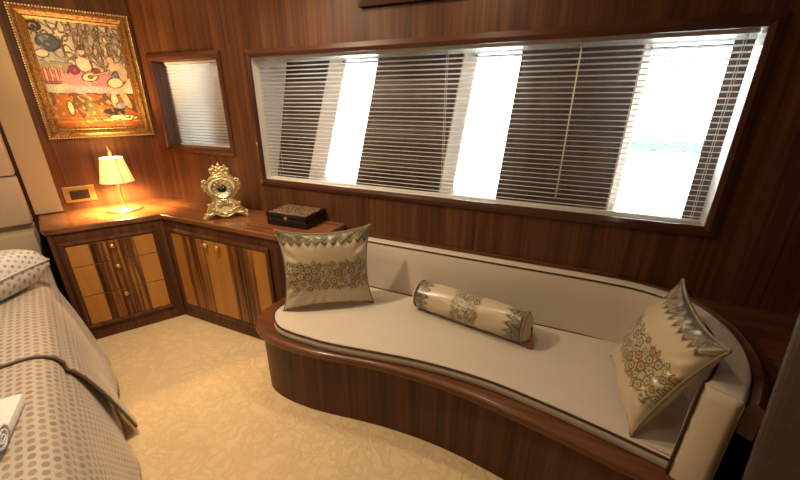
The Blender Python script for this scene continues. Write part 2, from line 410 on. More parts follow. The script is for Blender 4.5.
b1 = blind(BW[0]+.006, BW[1]-.006, Y+.058, BW[2], BW[3], 31, .025, R(-9), (-1.655, -.575, .515), 'long white venetian blind with open slats in the wide window above the sofa')
MB().tube([(-.012-BW[0], -.022, .70), (-.020-BW[0], -.024, .05)], .0032, 8).build('tilt_wand', MT['cord'], b1)
b2 = blind(SW[0]+.004, SW[1]-.004, Y+.095, SW[2], SW[3], 26, .025, R(-48), (-2.48, -2.17), 'small white venetian blind with slats tilted nearly shut in the narrow window beside the painting')

# framed access panel on the wall above the wide window
wp = empty('wall_panel', (0, Y, 0), label='dark wood framed panel on the wall above the wide window, cut off by the photo top', cat='panel')
frame_mitre('frame_rail', -1.0, -.42, 1.868, 2.10, .04, -.030, 0, wp, 'rosewoodx', 'rosewood')
MB().box(-.97, -.45, -.012, 0, 1.90, 2.07).build('panel_board', MT['teak'], wp)

# ================================================================== OUTSIDE
MB().box(-60, 60, 4, 120, -1.4, -1.25).build('sea', plain('pale_sea', (.60, .68, .68), .5), kind='structure')
MB().box(2.5, 14, 26, 28, -1.25, -.62, .05).build('quay_wall', plain('teal_quay', (.048, .070, .072), .7), label='distant pale teal quay wall seen through the right window opening', cat='wall')

# ================================================================== CABINETS
CT = .765
# L-shaped countertop
ct = MB()
a2 = R(60.2); d2 = Vector((math.cos(a2), math.sin(a2)))
fc = Vector((-2.340, 1.400)); lf = fc - d2*.575
pl_ = [(-2.735, 1.748), (-1.15, 1.748), (-1.15, 1.400), (fc.x, fc.y)]
le = LW(-.750, 0, .004); r_ = .05
u1 = -d2; u2 = (Vector((le.x, le.y))-lf).normalized()
pl_ += [tuple(lf - u1*r_), tuple(lf - u1*r_*.25+u2*r_*.25), tuple(lf+u2*r_), (le.x, le.y)]
bm = bmesh.new(); vs_ = [bm.verts.new((*p, CT-.034)) for p in pl_]; f = bm.faces.new(vs_)
ex = bmesh.ops.extrude_face_region(bm, geom=[f]); bmesh.ops.translate(bm, verts=[g for g in ex['geom'] if isinstance(g, bmesh.types.BMVert)], vec=(0, 0, .034))
bmesh.ops.bevel(bm, geom=[e_ for e_ in bm.edges if abs(e_.verts[0].co.z-e_.verts[1].co.z) < 1e-4], offset=.008, segments=3, affect='EDGES', profile=.5)
MB().bm(bm).build('countertop', MT['teaky'], label='polished L-shaped teak countertop carrying the lamp, clock and black box', cat='countertop')

def knob(parent, x, y, z, r=.014):
    MB().lathe([(.004, 0), (.005, -.008), (r*.6, -.011), (r, -.017), (r, -.021), (r*.7, -.026), (.002, -.027)], 20, (x, y, z), 'y').build('knob', MT['brass'], parent)
def molding(parent, x0, x1, z0, z1, w=.028, pr=.018):
    frame_mitre('molding', x0-w, x1+w, z0-w, z1+w, w-.001, -pr, 0, parent, 'teakx2', 'teak')
MT['teakx2'] = MT['teak']
# drawer unit (local x along its front, +y into the wall)
bc = Vector((-2.349, 1.412))
dc = empty('drawer_cabinet', (bc.x, bc.y, 0), a2, label='teak cabinet with three zebrano banded drawers under the lamp', cat='cabinet')
dcm = dc.matrix_basis.to_3x3() if False else Matrix.Rotation(a2, 3, 'Z')
def toloc(p): return (dcm.transposed() @ Vector((p[0]-bc.x, p[1]-bc.y, 0)))
pts = [toloc(p) for p in ((LW(-.735, 0, .005).x, LW(-.735, 0, .005).y), (-2.742, 1.735), (-2.352, 1.735))]
poly = [(-.003, 0), (-.565, 0), (pts[0].x, pts[0].y), (pts[1].x, pts[1].y), (pts[2].x, pts[2].y)]
MB().prism(poly, 0, CT-.034).build('body', MT['teak'], dc)
molding(dc, -.505, -.072, .118, .648)
for za, zb, zk in ((.5155, .647, .615), (.3165, .5115, .479), (.119, .3125, .282)):
    d_ = MB().box(-.504, -.073, -.010, .0, za, zb, .002).build('drawer', MT['satin'], dc)
    MB().box(-.400, -.175, -.0115, -.002, za+.001, zb-.001).build('veneer_band', MT['zebra'], d_)
    knob(d_, -.290, -.0112, zk)
# door unit
kc = empty('door_cabinet', (-2.349, 1.412, 0), 0, label='low teak cabinet with two zebrano banded doors under the clock', cat='cabinet')
MB().box(.003, 1.185, .0, .330, 0, CT-.034).build('body', MT['teak'], kc)
X0, XM, X1 = .066, .452, .872
molding(kc, X0, X1, .116, .648)
for xa, xb, ba, bb, kx in ((X0+.001, XM-.0015, .168, .366, XM-.052), (XM+.0015, X1-.001, .566, .772, XM+.050)):
    d_ = MB().box(xa, xb, -.010, 0, .117, .647, .002).build('door', MT['satin'], kc)
    MB().box(ba, bb, -.0115, -.002, .118, .646).build('veneer_band', MT['zebra'], d_)
    knob(d_, kx, -.0112, .618)

# ================================================================== SOFA
sofa = empty('curved_sofa', (-.4, 1.4, 0), label='built-in kidney-shaped sofa with wooden plinth and cream cushions below the wide window', cat='sofa')
SO = Vector((-.4, 1.4, 0))
def S2(P): return [(p[0]-SO.x, p[1]-SO.y) for p in P]
rim_front = [(-1.385, 1.396), (-1.395, 1.28), (-1.352, 1.158), (-1.225, 1.072), (-.98, 1.055), (-.60, 1.108), (-.283, 1.115), (.06, 1.066), (.30, 1.018), (.42, .995), (.545, .985)]
rimc = catmull(rim_front, 8)
back_close = [(.66, 1.02), (.66, 1.74), (-1.145, 1.74), (-1.145, 1.396)]
def offset_in(C, d):
    out = []
    for i, p in enumerate(C):
        t = np.array(C[min(i+1, len(C)-1)])-np.array(C[max(i-1, 0)]); t /= np.linalg.norm(t)
        out.append(np.array(p)+np.array([-t[1], t[0]])*d)      # left of travel = into the sofa
    return out
basec = offset_in(rimc, .032); basec[0] = np.array([-1.355, 1.396])
bp = S2([tuple(p) for p in basec]+[(.555, 1.10), (.60, 1.24), (.615, 1.36), (.60, 1.50), (.525, 1.635), (.38, 1.71), (.25, 1.73), (-1.145, 1.735), (-1.145, 1.396)])
smooth_obj(MB().prism(bp, .0, .352).build('plinth', MT['teak'], sofa), 30)
# rim: top board with a rounded nose following the front curve
inner = [np.array(p) for p in offset_in(rimc, .15)]; inner[0] = np.array([-1.24, 1.396]); inner[-1] = np.array([.545, 1.12])
rp = [(0, .350), (-.012, .353), (-.016, .364), (-.012, .377), (.0, .384), (.02, .386)]
V = []; n_ = len(rimc)
for i in range(n_):
    o_ = np.array(rimc[i]); t = inner[i]-o_; t = t/np.linalg.norm(t)
    for dx, z in rp: p = o_+t*(dx+.016); V.append((p[0]-SO.x, p[1]-SO.y, z))
    V.append((inner[i][0]-SO.x, inner[i][1]-SO.y, .386)); V.append((inner[i][0]-SO.x, inner[i][1]-SO.y, .350))
k_ = len(rp)+2; F = []
for i in range(n_-1):
    for j in range(k_): F.append((i*k_+j, i*k_+(j+1) % k_, (i+1)*k_+(j+1) % k_, (i+1)*k_+j))
F += [tuple(range(k_-1, -1, -1)), tuple(range((n_-1)*k_, n_*k_))]
smooth_obj(MB().add(V, F).build('rim', MT['teakx'], sofa), 50)
# cushions
def cushion(name, outline, z0, z1, mat, parent, rnd=.018):
    """closed plan outline (ccw) lofted with a soft upper edge"""
    O = [np.array(p, float) for p in outline]; n = len(O); V = []; F = []
    def ins(d):
        out = []
        for i in range(n):
            t = O[(i+1) % n]-O[i-1]; t = t/(np.linalg.norm(t)+1e-9); out.append(O[i]+np.array([-t[1], t[0]])*d)
        return out
    lev = [(0.004, z0), (0, z0+.006), (0, z1-rnd), (rnd*.3, z1-rnd*.3), (rnd, z1)]
    for d, z in lev:
        for p in ins(d): V.append((p[0]-SO.x, p[1]-SO.y, z))
    for i in range(len(lev)-1):
        for k in range(n): F.append((i*n+k, i*n+(k+1) % n, (i+1)*n+(k+1) % n, (i+1)*n+k))
    F += [tuple(range(n-1, -1, -1)), tuple(range((len(lev)-1)*n, len(lev)*n))]
    return smooth_obj(MB().add(V, F).build(name, MT[mat], parent), 50), ins
ZS = .432
sfront = catmull([(-1.235, 1.372), (-1.268, 1.29), (-1.252, 1.19), (-1.14, 1.105), (-.95, 1.094), (-.80, 1.106), (-.444, 1.158), (-.165, 1.164), (.049, 1.136), (.248, 1.098), (.369, 1.070), (.475, 1.046)], 8)
sright = catmull([(.475, 1.046), (.52, 1.14), (.552, 1.28), (.555, 1.42), (.53, 1.54), (.45, 1.625), (.33, 1.655)], 6)
sback = [(.0, 1.655), (-.4, 1.655), (-.8, 1.655), (-1.06, 1.655), (-1.125, 1.64), (-1.135, 1.55), (-1.135, 1.43), (-1.16, 1.392), (-1.2, 1.385)]
seat, sin = cushion('seat_cushion', sfront+sright[1:]+[np.array(p) for p in sback], .386, ZS, 'linen', sofa)
for zc, lim in ((ZS-.005, None),):
    ring = sin(.003); MB().tube([(p[0]-SO.x, p[1]-SO.y, zc) for p in ring], .0045, 6, True).build('piping', MT['piping'], seat)
# back cushion sweeping round into the right arm
ZBk = .712
outer = [(-1.135, 1.738), (-.6, 1.738), (-.1, 1.736), (.20, 1.734), (.385, 1.715), (.53, 1.640), (.605, 1.50), (.622, 1.36), (.603, 1.22), (.555, 1.09), (.533, 1.045)]
oc = catmull(outer, 8)
def bwid(t): return .078 + .02*max(0, (t-.75)/.25)
V = []; prof_n = None; inn = []; tops = []
for i, p in enumerate(oc):
    t = np.array(oc[min(i+1, len(oc)-1)])-np.array(oc[max(i-1, 0)]); t /= np.linalg.norm(t); nn = np.array([t[1], -t[0]]); w = bwid(i/(len(oc)-1)); w = w
    pr = [(0, .386), (0, ZBk-.016), (.006, ZBk-.004), (.016, ZBk), (w-.016, ZBk), (w-.005, ZBk-.004), (w, ZBk-.016), (w+.004, .60), (w+.004, .386)]
    prof_n = len(pr)
    for d, z in pr: q = p+nn*d; V.append((q[0]-SO.x, q[1]-SO.y, z))
    q = p+nn*(w-.004); inn.append((q[0]-SO.x, q[1]-SO.y, ZBk-.004)); tops.append((p[0]-SO.x, p[1]-SO.y))
F = []
for i in range(len(oc)-1):
    for j in range(prof_n): F.append((i*prof_n+j, i*prof_n+(j+1) % prof_n, (i+1)*prof_n+(j+1) % prof_n, (i+1)*prof_n+j))
F += [tuple(range(prof_n-1, -1, -1)), tuple(range((len(oc)-1)*prof_n, len(oc)*prof_n))]
backc = smooth_obj(MB().add(V, F).build('back_cushion', MT['linen'], sofa), 45)
fx, fy, fz = inn[-1]
tdir = np.array(oc[-1])-np.array(oc[-2]); tdir /= np.linalg.norm(tdir)
MB().tube(inn+[(fx+tdir[0]*(.006+(ZBk-z_)*.13), fy+tdir[1]*(.006+(ZBk-z_)*.13), z_) for z_ in np.linspace(fz-.006, .345, 10)], .0045, 6).build('piping', MT['piping'], backc)
# wrinkled end cap of the arm
endn = np.array([tdir[1], -tdir[0]]); pe = np.array(oc[-1]); wE = bwid(1)
V = []
for dz in np.linspace(.335, ZBk-.006, 14):
    for k in range(7):
        d = .004+(wE-.008)*k/6; bul = .010*math.sin(math.pi*k/6)**.5*max(0, math.sin(math.pi*(dz-.335)/.378))**.4 + .0025*math.sin(dz*90+k*.8)
        q = pe+endn*d+tdir*(.001+bul+(ZBk-dz)*.13); V.append((q[0]-SO.x, q[1]-SO.y, dz))
F = [(r*7+c, r*7+c+1, r*7+c+8, r*7+c+7) for r in range(13) for c in range(6)]
ec = MB().add(V, F, True); oE = ec.build('arm_end', MT['linen2'], sofa); md = oE.modifiers.new('s', 'SOLIDIFY'); md.thickness = .03; md.offset = -1
# polished rail behind the back and arm
rail = []
for i, p in enumerate(oc):
    t = np.array(oc[min(i+1, len(oc)-1)])-np.array(oc[max(i-1, 0)]); t /= np.linalg.norm(t); nn = np.array([t[1], -t[0]]); rail.append(p-nn*.022)
r0 = [i for i, p in enumerate(rail) if p[0] > .20][0]
V = []; F = []; prr = [(-.021, .60), (-.021, .690), (-.015, .706), (0, .712), (.013, .706), (.019, .690), (.019, .60)]
sel = list(range(r0, len(oc)-3)); 
for i in sel:
    t = np.array(oc[min(i+1, len(oc)-1)])-np.array(oc[i-1]); t /= np.linalg.norm(t); nn = np.array([t[1], -t[0]])
    k = min(1., (i-r0)/14.)
    for d, z in prr: q = np.array(oc[i])-nn*(.001+(.021+d)*k*.9+.0005); q[1] = min(q[1], 1.7465); V.append((q[0]-SO.x, q[1]-SO.y, z))
nP = len(prr)
for a in range(len(sel)-1):
    for j in range(nP): F.append((a*nP+j, a*nP+(j+1) % nP, (a+1)*nP+(j+1) % nP, (a+1)*nP+j))
F += [tuple(range(nP-1, -1, -1)), tuple(range((len(sel)-1)*nP, len(sel)*nP))]
smooth_obj(MB().add(V, F).build('back_rail', MT['rosewoodx'], sofa), 50)
# thin wooden strip along the wall over the straight back
MB().box(-1.14-SO.x, .30-SO.x, 1.7385-SO.y, 1.7495-SO.y, .66, .722, .003).build('wall_strip', MT['teakx'], sofa)
# shelf filling the corner behind the curved arm
cs = [tuple(np.array(oc[i])-np.array([0, 0])) for i in range(len(oc)) if oc[i][0] > .40]
sh = []
for i in range(len(oc)):
    if oc[i][0] > .34 and oc[i][1] > 1.1:
        t = np.array(oc[min(i+1, len(oc)-1)])-np.array(oc[i-1]); t /= np.linalg.norm(t); nn = np.array([t[1], -t[0]]); q = np.array(oc[i])-nn*.043
        if q[1] < 1.735: sh.append((q[0], q[1]))
poly = [(XR-.01, 1.748), (sh[0][0], 1.748)]+sh+[(XR-.01, sh[-1][1])]
MB().prism(poly, .64, .672).build('corner_shelf', MT['teakdark'], label='polished teak shelf filling the corner behind the curved sofa arm', cat='shelf')
MB().prism([(x+.02 if x < 1 else x-.01, min(y, 1.74)) for x, y in poly], 0, .64).build('corner_cabinet', MT['rosewood'], label='dark wood cabinet below the corner shelf at the right of the sofa', cat='cabinet')

# ================================================================== THROW PILLOWS
def smst(a, b, x): t = np.clip((x-a)/(b-a), 0, 1); return t*t*(3-2*t)
CH = np.array([.56, .455, .32])          # champagne satin
OL = np.array([.135, .108, .052]); LI = np.array([.60, .52, .36]); RD = np.array([.26, .10, .04]); GN = np.array([.13, .12, .05]); BR = np.array([.20, .12, .05])
def flowers(A, B, seed, n, aspect, r0=.030, r1=.055):
    """scattered petals and leaves over the unit square -> colour and alpha"""
    g = np.random.default_rng(seed); col = np.zeros(A.shape+(3,)); al = np.zeros(A.shape)
    pts = []; tries = 0
    while len(pts) < n and tries < 4000:
        tries += 1; p = g.random(2); r = g.uniform(r0, r1)
        if all(math.hypot((p[0]-q[0])*aspect, p[1]-q[1]) > (r+q[2])*.9 for q in pts): pts.append((p[0], p[1], r))
    for i, (a, b, r) in enumerate(pts):
        dx = (A-a)*aspect; dy = B-b; th = np.arctan2(dy, dx); d = np.hypot(dx, dy)/r; k = g.integers(3)
        sh_ = d/(1+(.10+.06*(k == 0))*np.cos((5+k)*th+i)); G2 = np.array([.40, .27, .11])
        c1, c2, c3 = [(GN, LI*.8, BR), (BR*.7, G2, RD), (OL*.8, LI*.7, GN)][k]
        a_ = 1-smst(.95, 1.1, sh_); wr_ = smst(.62, .74, sh_)[..., None]; wc_ = (1-smst(.26, .36, sh_))[..., None]
        cc = c2*(1-wr_)+c1*wr_; cc = cc*(1-wc_)+c3*wc_
        col = col*(1-a_[..., None])+cc*a_[..., None]; al = np.maximum(al, a_)
    # fine stems
    st = (np.abs(np.sin(A*aspect*38+3*np.sin(B*21)))+np.abs(np.sin(B*43+2.6*np.sin(A*aspect*17))))*.5
    sa = (1-smst(.18, .34, st))*.75*(al < .3)
    col = col*(1-sa[..., None])+GN*sa[..., None]; al = np.maximum(al, sa)
    return col, al
def lace(Tt, along, n, h):
    """pointed lace border: Tt = distance from edge, along 0..1, n points, h depth"""
    ph = (along*n) % 1.0; tri = 1-np.abs(2*ph-1)
    ed = h*(.62+.38*tri**.7)
    al = 1-smst(ed-.006, ed+.004, Tt)
    line = (1-smst(.005, .011, np.abs(Tt-ed+.010)))
    line = np.maximum(line, .6*(1-smst(.004, .009, np.abs(Tt-h*(.30+.36*tri**.8)))))
    tex = np.clip(.5+.5*np.sin(along*n*25.1+3*np.sin(Tt*90))*np.sin(Tt*260+2*np.sin(along*n*6.28)), 0, 1)
    sp = (np.sin(along*n*47)*np.sin(Tt*510) > .35)
    c = OL*(.4+.8*tex[..., None]); c = c*(1-.45*sp[..., None])+LI*.75*.45*sp[..., None]
    c = c*(1-.7*line[..., None])+LI*.7*line[..., None]
    return c, al
def pillow(name, w, hgt, th, mat4, label, seed, N=170, sag=.0):
    u = np.linspace(-1, 1, N); A, B = np.meshgrid(u, u)              # A across, B up
    pin = .12
    Xx = A*w/2*(1-pin*(1-B**2)*np.abs(A)**3); Zz = B*hgt/2*(1-pin*1.1*(1-A**2)*np.abs(B)**3)
    cf = 1+.045*(np.abs(A)*np.abs(B))**9; Xx = Xx*cf; Zz = Zz*cf
    prof = (np.clip(1-A**2, 0, 1)**.42)*(np.clip(1-B**2, 0, 1)**.42)
    g = np.random.default_rng(seed); wr = np.zeros_like(A)
    for _ in range(7):
        k1, k2, p1 = g.uniform(-5, 5), g.uniform(-5, 5), g.uniform(0, 6); wr += .0022*np.sin(k1*A+k2*B+p1)
    edge = np.maximum(np.abs(A), np.abs(B)); rad = .004*np.sin(22*np.arctan2(B, A)+seed)*smst(.55, .85, edge)*(1-smst(.93, 1, edge))
    Yf = -(th*prof*(1+.0*A)+ (wr+rad)*np.minimum(1, prof*2)); Yb = th*prof*.9+wr*np.minimum(1, prof)
    Zs = Zz-sag*np.clip(prof, 0, 1)*(1-B)*.5
    V = np.concatenate([np.stack([Xx, Yf-.0015, Zs], -1).reshape(-1, 3), np.stack([Xx, Yb+.0015, Zs], -1).reshape(-1, 3)])
    idx = np.arange(N*N).reshape(N, N)
    q = np.stack([idx[:-1, :-1], idx[:-1, 1:], idx[1:, 1:], idx[1:, :-1]], -1).reshape(-1, 4)
    qb = q[:, ::-1]+N*N
    rim = np.concatenate([idx[0, :], idx[1:, -1], idx[-1, -2::-1], idx[-2:0:-1, 0]])
    rq = np.stack([rim, rim+N*N, np.roll(rim, -1)+N*N, np.roll(rim, -1)], -1)
    me = bpy.data.meshes.new(name); me.from_pydata(V.tolist(), [], np.concatenate([q, qb, rq]).tolist())
    me.polygons.foreach_set('use_smooth', [True]*len(me.polygons)); me.materials.append(MT['satin_cloth'])
    col = np.broadcast_to(CH, A.shape+(3,)).copy(); a01 = (A+1)/2; b01 = (B+1)/2
    # central floral band
    m0, m1 = .27, .63; wav = .018*np.sin(A*19)+.012*np.sin(A*43+1)
    inb = smst(m0-.01+wav, m0+.01+wav, b01)*(1-smst(m1-.01+wav, m1+.01+wav, b01))
    fc_, fa = flowers(a01, (b01-m0)/(m1-m0), seed, 75, w/(hgt*(m1-m0)), .075, .15)
    base = CH*.92+np.array([.0, .0, 0]); k = (inb*.55)[..., None]; col = col*(1-k)+np.array([.40, .32, .20])*k
    k = (inb*fa)[..., None]; col = col*(1-k)+fc_*k
    lc, la = lace(1-b01, a01, 11, .19); k = la[..., None]; col = col*(1-k)+lc*k
    lc, la = lace(b01, a01, 14, .055); k = la[..., None]; col = col*(1-k)+lc*k
    cb = np.broadcast_to(CH*.9, A.shape+(3,))
    vcol(me, np.concatenate([col.reshape(-1, 3), cb.reshape(-1, 3)]))
    o = link(name, me, None, mat4=mat4, label=label, cat='pillow', group='embroidered sofa pillows')
    ringp = V[rim]; MB().tube([tuple(p*np.array([1.006, 0, 1.006])) for p in ringp[::4]], .0042, 6, True).build('cord_trim', MT['trim'], o)
    return o
MT['trim'] = fabric('olive_cord', (.16, .13, .07), (.30, .25, .15), 700, .8)
def mat_from(u, v, c):
    u = Vector(u).normalized(); v = Vector(v); v = (v-u*u.dot(v)).normalized(); n = v.cross(u)
    m = Matrix((u, n, v)).transposed().to_4x4(); m.translation = c; return m
pillow('throw_pillow', .455, .425, .062, mat_from((.814, .575, .0), (-.035, .06, 1), (-1.032, 1.372, .650)), 'square champagne satin pillow leaning on the cabinet end at the left of the sofa', 3)
pillow('throw_pillow', .375, .415, .068, mat_from((.078, -.994, -.07), (.352, -.03, .936), (.390, 1.285, .646)), 'square champagne satin pillow tipped against the curved right arm of the sofa', 5)

# bolster
def bolster():
    pL = Vector((-.600, 1.572, 0)); pR = Vector((-.035, 1.478, 0)); L = .545; r = .074
    ax = (pR-pL).normalized(); mid = (pL+pR)/2
    b = empty('bolster_pillow', (mid.x, mid.y, ZS+.001), math.atan2(ax.y, ax.x), label='cylindrical champagne satin bolster with embroidered bands lying on the sofa seat', cat='bolster')
    N, K = 150, 96; t = np.linspace(-1, 1, N); a = np.linspace(0, 2*np.pi, K, endpoint=False); T_, A_ = np.meshgrid(t, a, indexing='ij')
    rr = r*(1+.05*(1-T_**2))*np.where(np.abs(T_) > .95, np.sqrt(np.clip(1-((np.abs(T_)-.95)/.05)**2*.22, 0, 1)), 1)+.0015*np.sin(A_*5+T_*7)
    x = T_*L/2; yy = rr*np.cos(A_); z = r+rr*np.sin(A_)*.96
    z = np.maximum(z, .0)
    V = np.stack([x, yy, z], -1).reshape(-1, 3); idx = np.arange(N*K).reshape(N, K)
    q = np.stack([idx[:-1], np.roll(idx, -1, 1)[:-1], np.roll(idx, -1, 1)[1:], idx[1:]], -1).reshape(-1, 4)
    me = bpy.data.meshes.new('cover'); me.from_pydata(V.tolist(), [], q.tolist()); me.polygons.foreach_set('use_smooth', [True]*len(q)); me.materials.append(MT['satin_cloth'])
    t01 = (T_+1)/2; a01 = A_/(2*np.pi); col = np.broadcast_to(CH, T_.shape+(3,)).copy()
    m0, m1 = .375, .62; wav = .012*np.sin(A_*7)
    inb = smst(m0-.01+wav, m0+.01+wav, t01)*(1-smst(m1-.01+wav, m1+.01+wav, t01))
    f_, fa = flowers(a01, (t01-m0)/(m1-m0), 11, 70, 3.2, .07, .14); k = (inb*.55)[..., None]; col = col*(1-k)+np.array([.40, .32, .2])*k
    k = (inb*fa)[..., None]; col = col*(1-k)+f_*k
    for dd in (t01, 1-t01):
        lc, la = lace(dd, a01, 13, .17); k = la[..., None]; col = col*(1-k)+lc*k
    vcol(me, col.reshape(-1, 3)); link('cover', me, b)
    for s in (-1, 1):
        prof = [(r*.93, 0), (r*.90, .008), (r*.72, .022), (r*.45, .029), (r*.15, .026), (.004, .022)]
        m = MB(); seg = 36; V = []; F = []
        for rr_, dx in prof:
            for k in range(seg):
                th = 2*math.pi*k/seg; rr2 = rr_*(1+.03*math.sin(12*th)*(rr_ > .02)); V.append((s*(L/2-.002+dx), rr2*math.cos(th), r+rr2*math.sin(th)*.96))
        for i in range(len(prof)-1):
            for k in range(seg): F.append((i*seg+k, i*seg+(k+1) % seg, (i+1)*seg+(k+1) % seg, (i+1)*seg+k))
        F.append(tuple(range((len(prof)-1)*seg, len(prof)*seg)))
        m.add(V, F, True).build('gathered_end', MT['endcloth'], b)
        MB().tube([(s*L/2, r*.985*math.cos(th), r+r*.95*math.sin(th)) for th in np.linspace(0, 2*math.pi, 40, endpoint=False)], .004, 6, True).build('cord_trim', MT['trim'], b)
        MB().sphere((s*(L/2+.027), 0, r), .010, 12, 8, (.6, 1, 1)).build('button', MT['trim'], b)
        if s > 0:
            tz = MB(); tz.tube([(L/2+.028, 0, r), (L/2+.036, -.018, r*.6), (L/2+.036, -.03, .024)], .003, 6)
            tz.sphere((L/2+.036, -.032, .024), .011, 10, 8); tz.lathe([(.007, .018), (.011, .010), (.014, -.004), (.015, -.014)], 14, (L/2+.036, -.034, .015)).build('tassel', MT['rust'], b)
        else:
            MB().tube([(-L/2-.028, 0, r), (-L/2-.036, -.014, r*.7), (-L/2-.034, -.02, .02)], .003, 6).build('tassel', MT['trim'], b)
MT['endcloth'] = plain('champagne_satin', (.56, .455, .32), .32)
MT['hem'] = plain('brown_hem', (.17, .11, .075), .6)
MT['rust'] = plain('rust_tassel', (.42, .13, .035), .7)
bolster()

# ================================================================== PAINTING
def painting():
    s0, s1, za, zb = -.576, -.016, 1.225, 1.962
    w, hh = s1-s0, zb-za
    p0 = LW((s0+s1)/2, za, .004); pic = empty('framed_painting', p0, R(65.5), label='gilt framed painting of musicians on a couch hung on the left wall', cat='painting')
    FWd = .066
    # four mitred gilt rails with a carved profile
    prof = [(0, 0), (0, -.022), (.008, -.030), (.018, -.026), (.030, -.032), (.044, -.022), (.050, -.016), (.056, -.018), (.066, -.010), (.066, 0)]
    P = [(-w/2, 0), (w/2, 0), (w/2, hh), (-w/2, hh)]; inward = [(1, 1), (-1, 1), (-1, -1), (1, -1)]
    for k in range(4):
        j = (k+1) % 4; V = []
        nseg = 48
        for q in range(nseg+1):
            f_ = q/nseg
            for d, y in prof:
                a = (P[k][0]+inward[k][0]*d, P[k][1]+inward[k][1]*d); b = (P[j][0]+inward[j][0]*d, P[j][1]+inward[j][1]*d)
                yy = y-(.0035*abs(math.sin(f_*nseg*.9)) if .012 < d < .045 else 0)
                V.append((a[0]+(b[0]-a[0])*f_, yy, a[1]+(b[1]-a[1])*f_))
        n = len(prof); F = [(q*n+i, q*n+(i+1) % n, (q+1)*n+(i+1) % n, (q+1)*n+i) for q in range(nseg) for i in range(n)]
        F += [tuple(range(n-1, -1, -1)), tuple(range(nseg*n, nseg*n+n))]
        MB().add(V, F).build('frame_rail', MT['gilt_frame'], pic)
    bd = MB(); sp = .0135
    for k in range(4):
        j = (k+1) % 4; a = np.array(P[k])+np.array(inward[k])*.004; b = np.array(P[j])+np.array(inward[j])*.004; n = int(np.linalg.norm(b-a)/sp)
        for q in range(n): c = a+(b-a)*q/n; bd.sphere((c[0], -.028, c[1]), .0048, 6, 5)
    o = bd.build('bead_trim', MT['gold'], pic, kind='stuff')
    # canvas
    iw, ih = w-2*.062, hh-2*.062; NX, NZ = 170, 225
    u = np.linspace(0, 1, NX); v = np.linspace(0, 1, NZ); U_, V_ = np.meshgrid(u, v)
    g = np.random.default_rng(4)
    def nz(k, seed):
        gg = np.random.default_rng(seed); o = np.zeros_like(U_)
        for _ in range(9): o += np.sin(gg.uniform(-k, k)*U_+gg.uniform(-k, k)*V_+gg.uniform(0, 6))
        return o/9
    n1, n2, n3 = nz(30, 1), nz(70, 2), nz(14, 3)
    C = np.zeros(U_.shape+(3,)); C[:] = (.36, .31, .24)
    def put(mask, c, a=1.0):
        k = (np.clip(mask, 0, 1)*a)[..., None]; C[:] = C*(1-k)+np.array(c)*k
    def ell(cx, cy, rx, ry, rot=0, soft=.15):
        ca, sa = math.cos(rot), math.sin(rot); dx = U_-cx; dy = (V_-cy)*ih/iw; X_ = (dx*ca+dy*sa)/rx; Y_ = (-dx*sa+dy*ca)/ry
        return 1-smst(1-soft, 1+soft, np.sqrt(X_**2+Y_**2)+.12*n2)
    def rect(x0, x1, y0, y1, s=.012): return smst(x0-s, x0+s, U_+.012*n2)*(1-smst(x1-s, x1+s, U_+.012*n2))*smst(y0-s, y0+s, V_+.01*n2)*(1-smst(y1-s, y1+s, V_+.01*n2))
    put(smst(-.3, .5, n3), (.58, .53, .45), .85); put(smst(.2, .6, nz(22, 8)), (.70, .66, .58), .7)
    put((V_ > .5)*(np.abs(n1) < .05), (.16, .12, .09), .75); put((V_ > .5)*(np.abs(n2) < .06), (.20, .16, .13), .45)
    for cx in (.5, .64, .78, .92):                                     # carved screen of arches
        rr_ = np.abs(np.hypot((U_-cx)/.055, (V_-.80)*ih/iw/.16)-1); put((rr_ < .12)*(V_ > .62), (.17, .13, .10), .6)
        put((np.abs(U_-cx-.07+.008*n2) < .008)*(V_ > .58)*(V_ < .97), (.18, .14, .10), .6)
    put(rect(0, .30, .58, .86), (.26, .27, .27), .7)
    put(ell(.17, .80, .12, .10), (.085, .10, .12)); put(ell(.14, .84, .05, .04), (.16, .18, .20), .6)
    put(ell(.06, .935, .075, .06), (.06, .05, .04)); put(ell(.06, .935, .045, .034), (.30, .25, .18)); put(ell(.065, .93, .02, .016), (.06, .05, .05))
    put(ell(.07, .70, .07, .05), (.52, .47, .36), .8); put(rect(.0, .36, .55, .63), (.20, .19, .13), .8)
    put(rect(0, .24, .43, .57), (.46, .24, .19)); put(rect(0, .24, .43, .57)*(np.sin(U_*110) > .3), (.30, .11, .10), .7)
    put(rect(0, .24, .33, .43), (.30, .30, .26)); put(rect(0, .4, .43, .445), (.16, .06, .05), .8)
    put(ell(.44, .47, .26, .10), (.36, .19, .21)); put(ell(.68, .45, .17, .12, .2), (.34, .16, .19)); put(ell(.38, .36, .22, .05), (.34, .20, .22)); put(ell(.55, .38, .26, .05), (.40, .25, .26))
    put(ell(.36, .565, .06, .06), (.20, .06, .09)); put(ell(.60, .55, .05, .05), (.20, .06, .08))
    put(ell(.48, .62, .085, .10), (.56, .43, .33)); put(ell(.49, .735, .045, .05), (.52, .38, .28)); put(ell(.49, .775, .05, .03), (.12, .08, .05))
    put(ell(.52, .50, .10, .055, .25), (.60, .46, .28)); put(ell(.52, .50, .03, .022, .2), (.20, .12, .07)); put(np.abs((V_-.53)-(U_-.62)*.22) < .009, (.36, .2, .1), 1.0*1) if False else None
    put((np.abs((V_-.525)-(U_-.60)*.2) < .010)*(U_ > .56)*(U_ < .82), (.42, .26, .14))
    put(ell(.83, .60, .07, .07), (.44, .33, .25)); put(ell(.86, .50, .085, .09), (.13, .14, .22)); put(ell(.80, .45, .10, .07, .3), (.55, .44, .30)); put(ell(.92, .55, .06, .12), (.40, .29, .20)); put(ell(.80, .67, .04, .045), (.48, .35, .25))
